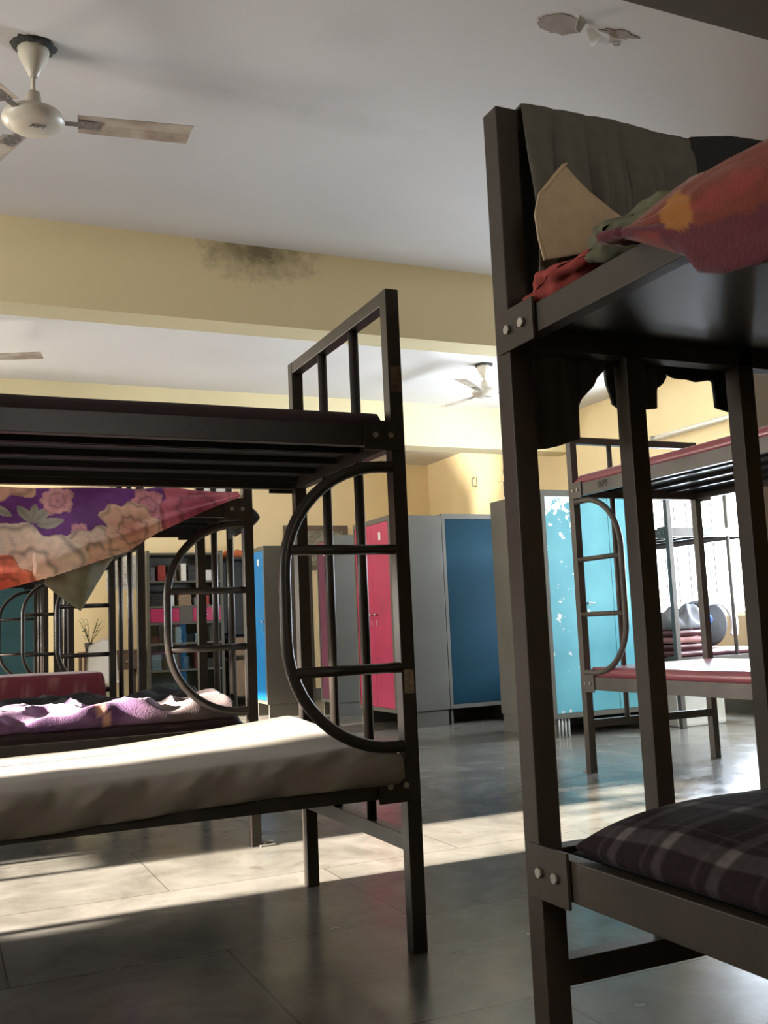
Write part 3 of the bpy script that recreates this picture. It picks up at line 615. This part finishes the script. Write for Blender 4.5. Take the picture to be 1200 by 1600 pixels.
# teal locker: peeling paint at the top of its left door
def teal_mat():
    m = mat('teal_peeling', (.14, .47, .56), .35); nt = m.node_tree; N = nt.nodes; L = nt.links; b = N['Principled BSDF']
    tc = N.new('ShaderNodeTexCoord'); sx = N.new('ShaderNodeSeparateXYZ'); L.new(tc.outputs['Object'], sx.inputs[0])
    n = N.new('ShaderNodeTexNoise'); n.inputs['Scale'].default_value = 14; n.inputs['Detail'].default_value = 5; L.new(tc.outputs['Object'], n.inputs[0])
    g = N.new('ShaderNodeMapRange'); g.inputs['From Min'].default_value = 1.56; g.inputs['From Max'].default_value = 1.80; g.inputs['To Min'].default_value = -.16; g.inputs['To Max'].default_value = .06; L.new(sx.outputs[2], g.inputs[0])
    gx = N.new('ShaderNodeMapRange'); gx.inputs['From Min'].default_value = .27; gx.inputs['From Max'].default_value = .34; gx.inputs['To Min'].default_value = 0; gx.inputs['To Max'].default_value = -.6; L.new(sx.outputs[0], gx.inputs[0])
    a = N.new('ShaderNodeMath'); L.new(n.outputs[0], a.inputs[0]); L.new(g.outputs[0], a.inputs[1]); a2 = N.new('ShaderNodeMath'); L.new(a.outputs[0], a2.inputs[0]); L.new(gx.outputs[0], a2.inputs[1])
    r = N.new('ShaderNodeMapRange'); r.inputs['From Min'].default_value = .48; r.inputs['From Max'].default_value = .50; L.new(a2.outputs[0], r.inputs[0])
    n2 = N.new('ShaderNodeTexNoise'); n2.inputs['Scale'].default_value = 2.5; L.new(tc.outputs['Object'], n2.inputs[0]); rc = N.new('ShaderNodeValToRGB')
    rc.color_ramp.elements[0].position = .3; rc.color_ramp.elements[0].color = (.08, .35, .45, 1); rc.color_ramp.elements[1].position = .7; rc.color_ramp.elements[1].color = (.15, .49, .58, 1); L.new(n2.outputs[0], rc.inputs[0])
    mx = N.new('ShaderNodeMix'); mx.data_type = 'RGBA'; L.new(r.outputs[0], mx.inputs[0]); L.new(rc.outputs[0], mx.inputs[6]); mx.inputs[7].default_value = (.72, .76, .76, 1); L.new(mx.outputs[2], b.inputs[0])
    return m
M['teal'] = teal_mat()
tl = locker('wide teal locker with peeling paint behind the glare-greyed bunk', 'y', 4.275, 5.22, 6.42, 7.19, 1.885, 'locker_grey', M['teal'], 3, plate=False)
# ribbed feet in front of the teal locker's stand
for k0 in (.03, .80):
    f = MB()
    for k in range(4): f.tube([(k0+.018+k*.03, .02, 0), (k0+.018+k*.03, .02, .14)], .009, 8)
    f.build('ribbed_foot', M['locker_white'], tl)
lettering('painted_letters', 'APF', .05, M['letter'], tl, Matrix.Translation((.27, -.0008, 1.863)) @ Matrix(((1, 0, 0, 0), (0, 0, -1, 0), (0, 1, 0, 0), (0, 0, 0, 1))))
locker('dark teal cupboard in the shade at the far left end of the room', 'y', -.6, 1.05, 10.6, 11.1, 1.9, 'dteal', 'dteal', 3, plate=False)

# things on and above the lockers
o = empty('radio', (4.36, 6.93, 1.885), 0.15, 'small white radio with a dark front standing on the teal locker', 'radio')
MB().box((-.07, -.06, 0), (.10, .06, .16), .006).build('case', M['white'], o)
p = MB().box((-.073, -.05, .02), (-.0695, .05, .145)).build('dark_front', M['dark'], o)
MB().tube([(-.073, -.02, .06), (-.078, -.02, .06)], .02, 14).tube([(-.073, .028, .1), (-.077, .028, .1)], .010, 12).build('dial', M['bolt'], p)
o = empty('coat_hook_rail', (XR, 11.0, 2.68), 0, 'pale hook rail on the right wall above the teal locker', 'hook rail')
MB().box((-.015, -.75, -.03), (0, .55, .02)).build('board', M['yellow'], o)
for y in (-.5, .3):
    MB().tube([(-.015, y, 0), (-.06, y, .0), (-.075, y, .05), (-.07, y, .10), (-.04, y, .12)], .012, 8).build('hook', M['bolt'], o)

# ------------------------------------------------------------------ fans
def fan(label, x, y, zh, angs, soot=True, sweep=.61):
    o = empty('ceiling_fan', (x, y, HC), 0, label, 'ceiling fan', 'ceiling fans'); d = zh-HC
    MB().lathe([(.012, 0), (.05, -.002), (.062, -.012), (.055, -.05), (.03, -.10), (.018, -.125), (.012, -.13)]).build('canopy', M['fan'], o)
    MB().tube([(0, 0, -.02), (0, 0, d+.06)], .009, 12).build('down_rod', M['fan'], o)
    MB().lathe([(.010, d+.12), (.026, d+.115), (.034, d+.07), (.052, d+.045)]).build('lower_canopy', M['fan'], o)
    h = MB().lathe([(.03, d+.048), (.075, d+.044), (.082, d+.034), (.108, d+.026), (.118, d+.006), (.116, d-.008), (.102, d-.014), (.100, d-.020), (.088, d-.022), (.080, d-.032), (.04, d-.042), (0, d-.044)], seg=48).build('motor_housing', M['fan'], o)
    lettering('painted_letters', 'APF', .038, M['letter'], h, Matrix.Translation((.012, -.045, d-.0425)) @ Matrix.Rotation(math.pi, 4, 'X') @ Matrix.Diagonal((1, 1, 1, 1)))
    for a in angs:
        a = math.radians(a); rot = Matrix.Rotation(a, 4, 'Z')
        b = MB(); n = 14
        def wdt(k): return .050+.010*k
        rows = []
        for L, dz in ((0, .0015), (1, -.0015)):
            for i in range(n+1):
                k = i/n; r = .165+(sweep-.165)*k; tw = math.radians(11-4*k)
                for j in range(7):
                    q = (j/6*2-1); xx = r - (.022*(q+1)/2 if i == n else 0) ; yy = q*wdt(k); zz = -yy*math.tan(tw) - .004*k + .004*math.exp(-(q*2.2)**2)+dz
                    rows.append(b.bm.verts.new((xx, yy, d+.004+zz)))
        w_ = 7; off = (n+1)*w_
        for i in range(n):
            for j in range(6):
                A = i*w_+j
                b.bm.faces.new((rows[A], rows[A+1], rows[A+w_+1], rows[A+w_])); b.bm.faces.new((rows[off+A], rows[off+A+w_], rows[off+A+w_+1], rows[off+A+1]))
        for i in range(n):
            for j in (0, 6):
                A = i*w_+j; b.bm.faces.new((rows[A], rows[A+w_], rows[off+A+w_], rows[off+A]))
        for j in range(6):
            for i in (0, n): A = i*w_+j; b.bm.faces.new((rows[A], rows[A+1], rows[off+A+1], rows[off+A]))
        b.bm.transform(rot); bl = b.build('blade', M['fan_dust'], o)
        br = MB().box((.10, -.012, d-.002), (.20, .012, d+.006), .002).box((.165, -.030, d-.0015), (.245, .030, d+.0015))
        for sx_ in (.185, .225):
            for sy_ in (-.018, .018): br.tube([(sx_, sy_, d-.006), (sx_, sy_, d)], .004, 6)
        br.bm.transform(rot); br.build('blade_arm', M['bolt'], bl)
    if soot:
        b = MB()
        n = 30; pr = []
        b.lathe([(.0, -.022), (.055, -.020), (.078, -.012), (.084, -.001), (0, -.001)], seg=30)
        for v in b.bm.verts:
            r = math.hypot(v.co.x, v.co.y)
            if r > .01: k = 1+.22*nz(v.co.x, v.co.y, v.co.z, 40); v.co.x *= k; v.co.y *= k; v.co.z -= .004*nz(v.co.x, v.co.y, 2, 60)
        b.build('broken_plaster_ring', M['soot'], o)
    return o
fan('cream ceiling fan nearest the camera with dark broken plaster around its mount', .345, 3.87, 2.89, (-9, 111, 231))
fan('ceiling fan whose blade tip shows at the left edge of the photo', .16, 7.55, 2.92, (-24, 96, 216))
fan('small distant ceiling fan beside the post of the near right bunk', 4.52, 7.58, 2.935, (100, 220, 340))
o = empty('ceiling_hook', (2.25, 6.95, HC), 0, 'small bare hook plate on the ceiling above the nearest left bunk', 'hook')
MB().lathe([(0, 0), (.05, -.001), (.048, -.010), (.03, -.016), (.015, -.03), (0, -.032)]).build('plate', M['fan'], o)
MB().tube([(0, 0, -.028), (0, 0, -.06), (.02, 0, -.075), (.03, 0, -.06)], .005, 8).build('hook', M['bolt'], o)
o = empty('tube_light', (XR, 7.1, 2.62), 0, 'unlit tube light on the right wall above the glare-greyed bunk', 'tube light')
MB().box((-.045, -.62, -.02), (0, .62, .03), .003).build('batten', M['fan'], o)
MB().tube([(-.065, -.58, 0), (-.065, .58, 0)], .014, 12).build('tube', M['white'], o)
for y in (-.6, .6): MB().box((-.085, y-.02, -.02), (-.04, y+.02, .025), .003).build('lamp_holder', M['bolt'], o)

# ------------------------------------------------------------------ far wall: framed picture, papers, cabinet, desk, chair
def frame(name, lb, cat, x0, x1, z0, z1, y, bord, fmt, inner, tilt=0):
    o = empty(name, ((x0+x1)/2, y, z0), 0, lb, cat); w_ = (x1-x0)/2; h = z1-z0
    MB().box((-w_, -.03, 0), (w_, 0, bord)).box((-w_, -.03, h-bord), (w_, 0, h)).box((-w_, -.03, bord), (-w_+bord, 0, h-bord)).box((w_-bord, -.03, bord), (w_, 0, h-bord)).build('frame', fmt, o)
    MB().box((-w_+bord, -.015, bord), (w_-bord, -.001, h-bord)).build('picture', inner, o); return o
M['carve'] = mat('carved_panel', (.30, .27, .2), .7, 0, .6, 22)
frame('framed_relief', 'wide framed panel in grey and buff on the far wall above the lockers', 'picture', 4.31, 5.24, 1.70, 2.31, YF, .07, M['wood'], M['carve'])
M['print'] = mat('printed_paper', (.72, .74, .74), .8, 0, .35, 34)
PP = [(3.13, 3.33, 2.66, 2.86, 'white printed notice high on the far wall, left of a pair'), (3.37, 3.55, 2.66, 2.86, 'white printed notice high on the far wall, right of a pair'),
      (1.98, 2.11, 1.50, 1.90, 'leftmost of three calendar sheets on the far wall over the desk'), (2.14, 2.27, 1.50, 1.92, 'middle one of three calendar sheets on the far wall over the desk'), (2.30, 2.42, 1.50, 1.92, 'calendar sheet on the far wall right beside the display cabinet')]
for (a, b, c, d, lb) in PP:
    tag(MB().box((a, YF-.004, c), (b, YF, d)).build('wall_notice', M['print']), lb, 'notice', 'papers on the far wall')
# display cabinet with red drawers
o = empty('display_cabinet', (2.36, 12.1, 0), 0, 'grey display cabinet with two red drawers against the far wall', 'cabinet')
b = MB(); Wc, Dc, Hc_ = .94, .5, 1.93
for x in (0, Wc-.035): b.box((x, 0, 0), (x+.035, Dc, Hc_))
for z in (.10, .48, .80, 1.045, 1.245, 1.55, Hc_-.04): b.box((.035, .0, z-.012), (Wc-.035, Dc, z+.012))
b.box((.035, Dc-.02, .05), (Wc-.035, Dc, Hc_)).box((.035, 0, 0), (Wc-.035, .04, .088)).box((.39, .0, 1.057), (.55, .02, 1.233)).build('carcass', M['locker_grey'], o)
for x0, x1 in ((.04, .385), (.555, .90)):
    d = MB().box((x0, -.004, 1.062), (x1, .02, 1.228), .003).build('drawer', M['red'], o)
    MB().tube([((x0+x1)/2, -.004, 1.14), ((x0+x1)/2, -.03, 1.14)], .010, 10).build('knob', M['handle'], d)
def glass():
    m = bpy.data.materials.new('cabinet_glass'); m.use_nodes = True; nt = m.node_tree; N = nt.nodes
    t = N.new('ShaderNodeBsdfTransparent'); t.inputs[0].default_value = (.75, .85, .88, 1); g = N.new('ShaderNodeBsdfGlossy'); g.inputs['Roughness'].default_value = .03
    x = N.new('ShaderNodeMixShader'); x.inputs[0].default_value = .12; nt.links.new(t.outputs[0], x.inputs[1]); nt.links.new(g.outputs[0], x.inputs[2]); nt.links.new(x.outputs[0], N['Material Output'].inputs[0]); return m
M['glass'] = glass()
for x0, x1 in ((.04, .465), (.475, .90)):
    d = MB().box((x0, .006, .115), (x1, .010, 1.03)).build('glass_door', M['glass'], o)
    MB().tube([(x1-.03, .006, .6), (x1-.03, -.015, .6)], .007, 8).build('knob', M['handle'], d)
rb = random.Random(5)
bc = ['paper', 'card', 'greycloth', 'redcloth', 'wood', 'white', 'dark']
for si, z in enumerate((.492, .812, 1.257, 1.562)):
    x = 2.36+.06; k = 0
    while x < 2.36+.80:
        w_ = rb.uniform(.06, .16); h = rb.uniform(.08, .22); mt = bc[(si*3+k) % len(bc)]
        pos = ['leftmost', 'second from left', 'third from left', 'fourth from left', 'fifth from left', 'sixth from left', 'seventh from left', 'last'][min(k, 7)]
        shelf = ['lower glassed cabinet shelf', 'upper glassed cabinet shelf', 'cabinet shelf just above the red drawers', 'topmost cabinet shelf'][si]
        nm = 'box' if k % 2 else 'book_stack'
        b = MB()
        if k % 2: b.box((x, 12.2, z), (x+w_, 12.42, z+h), .004)
        else:
            n = max(2, int(h/.03))
            for q in range(n): b.box((x+.004*(q % 2), 12.19+.006*(q % 3), z+q*h/n), (x+w_-.006*(q % 2), 12.44, z+(q+1)*h/n-.002))
        tag(b.build(nm, M[mt]), '%s, %s %s' % ({'paper': 'white', 'card': 'brown', 'greycloth': 'grey', 'redcloth': 'red', 'wood': 'dark brown', 'white': 'cream', 'dark': 'black'}[mt]+' '+nm.replace('_', ' '), pos, 'on the '+shelf), nm.replace('_', ' '), 'things in the display cabinet')
        x += w_+rb.uniform(.02, .07); k += 1
# open dark rack with boxes
o = empty('dark_rack', (3.36, 12.15, 0), 0, 'dark open rack beside the display cabinet', 'rack')
b = MB()
for x in (0, .55):
    for y in (0, .4): b.box((x, y, 0), (x+.03, y+.03, 1.85))
for z in (.12, .62, .9, 1.84): b.box((0, 0, z-.02), (.58, .43, z))
b.box((0, .40, .62), (.58, .43, 1.84)).build('shelving', M['dark'], o)
for z, h, w_, lb in ((.12, .44, .42, 'brown carton on the bottom shelf of the dark rack'), (.62, .22, .36, 'brown carton on the middle shelf of the dark rack')):
    tag(MB().box((3.42, 12.17, z), (3.42+w_, 12.5, z+h), .004).build('cardboard_box', M['card']), lb, 'box', 'cartons on the dark rack')
heap('orange_cloth', 3.40, 3.85, 12.2, 12.5, 1.85, .12, 'orange', 'orange cloth lying on top of the dark rack', 'cloth', 5, nx=24, ny=16)
# desk
o = empty('desk', (1.62, 12.15, 0), 0, 'dark desk against the far wall behind the white chair', 'desk')
MB().box((0, 0, .72), (.70, .5, .75), .003).build('desk_top', M['wood'], o)
for x in (.01, .65):
    for y in (.01, .44): MB().box((x, y, 0), (x+.04, y+.04, .72)).build('leg', M['wood'], o)
d = MB().box((.36, -.005, .52), (.68, .42, .715), .003).build('drawer', M['wood'], o)
MB().box((.48, -.02, .61), (.56, -.004, .625)).build('handle', M['handle'], d)
# potted twig plant on desk
o = empty('twig_plant', (1.72, 12.3, .75), 0, 'small leafy plant in a dark pot on the desk', 'plant')
MB().lathe([(0, 0), (.05, 0), (.065, .10), (.06, .105), (0, .09)]).build('pot', M['dark'], o)
b = MB(); rp = random.Random(2)
M['leaf'] = mat('leaf', (.05, .09, .03), .6, 0, .3, 20)
for k in range(9):
    a = rp.uniform(0, 6.28); t = rp.uniform(.04, .14); h = rp.uniform(.18, .34); e = Vector((t*math.cos(a), t*math.sin(a), .09+h))
    b.tube([(0, 0, .08), e*.6+Vector((0, 0, .04)), e], .003, 5)
    for q in range(4):
        c = e*(.5+.17*q); l = Vector((math.cos(a+q*2), math.sin(a+q*2), .3))*.045; n_ = Vector((-l.y, l.x, 0))*.35
        v = [b.bm.verts.new(c), b.bm.verts.new(c+l*.5+n_), b.bm.verts.new(c+l), b.bm.verts.new(c+l*.5-n_)]; b.bm.faces.new(v)
b.build('foliage', M['leaf'], o)
# white plastic chair, back towards the camera
o = empty('plastic_chair', (1.66, 11.0, 0), 0.25, 'white plastic chair in front of the desk, seen behind the bunks', 'chair')
def cb(s, t):
    a = (s-.5)*1.5; r = .26; return (r*math.sin(a)*(1-.12*t), -.0-r*math.cos(a)*.55+.10, .44+.46*t*(1-.18*abs(s-.5)*2))
grid('backrest', cb, 16, 12, M['white'], o, thick=.012)
MB().box((-.22, -.05, .42), (.22, .38, .45), .012).build('seat', M['white'], o)
for x in (-.19, .19):
    for y in (-.02, .34): MB().tube([(x, y, .43), (x*1.12, y*1.1-.01, 0)], lambda k: .022-.006*k, 8).build('leg', M['white'], o)

# ------------------------------------------------------------------ things on and under R3
o = MB().box((5.36, 6.32, 0), (5.85, 6.75, .36), .02); o.box((5.35, 6.31, .36), (5.86, 6.76, .40), .01)
tag(o.build('white_box', M['white']), 'white plastic box on the floor under the farthest right bunk', 'box')
# black round bag with white band
o = empty('round_bag', (5.93, 6.62, .60), 0, 'black round bag with a broad white band on the farthest right bunk', 'bag')
def disk(r0, r1, y0, y1, n=30):
    b = MB(); pr = [(0, y0), (r0*.8, y0), (r0, y0+.03), (r1, (y0+y1)/2), (r0, y1-.03), (r0*.8, y1), (0, y1)]; b.lathe(pr, seg=n); b.bm.transform(Matrix.Translation((0, 0, .20)) @ Matrix.Rotation(HP, 4, 'X') @ Matrix.Scale(1, 4)); return b
disk(.19, .20, -.12, .14).build('body', M['black'], o)
arc = [(.0+.225*math.sin(a), -.12, .20+.21*math.cos(a)) for a in [math.radians(-25+k*14) for k in range(11)]]
def band(s, t):
    a = math.radians(-30+150*s); r = .17+.075*t; return (r*math.sin(a)+.01, -.165-.012*math.sin(t*math.pi), .185+r*math.cos(a))
grid('white_band', band, 30, 6, M['whitecloth'], o, thick=.01)
heap('pink_bundle', 5.50, 5.72, 6.40, 6.75, .60, .26, 'pinkcloth', 'pink bundled cloth beside the round black bag', 'cloth', 5, nx=40, ny=30, grp='clothes heaped on the farthest right bunk')
heap('blue_cloth', 5.66, 5.90, 6.45, 6.62, .80, .14, 'bluecloth', 'bright blue cloth lying on top of the pink bundle', 'cloth', 6, nx=30, ny=20, seed=3, grp='clothes heaped on the farthest right bunk')
for k in range(3):
    tag(slab('folded_blanket', 5.36, 5.66+.02*k, 6.28, 6.62, .60+.055*k, lambda x, y, k=k: .65+.055*k+.004*nz(x, y, k, 9), M[['maroon', 'pinkcloth', 'maroon'][k]], nx=30, ny=20, rad=.025), ['maroon folded blanket, bottom of the pile of three', 'dusty pink folded blanket in the middle of the pile', 'maroon folded blanket on top of the pile'][k], 'blanket', 'folded blankets on the farthest right bunk')
heap('grey_clothes', 5.37, 5.70, 6.30, 6.60, .765, .20, 'greycloth', 'grey clothes heaped on the folded blankets', 'clothes', 5, nx=40, ny=26, seed=6, grp='clothes heaped on the farthest right bunk')
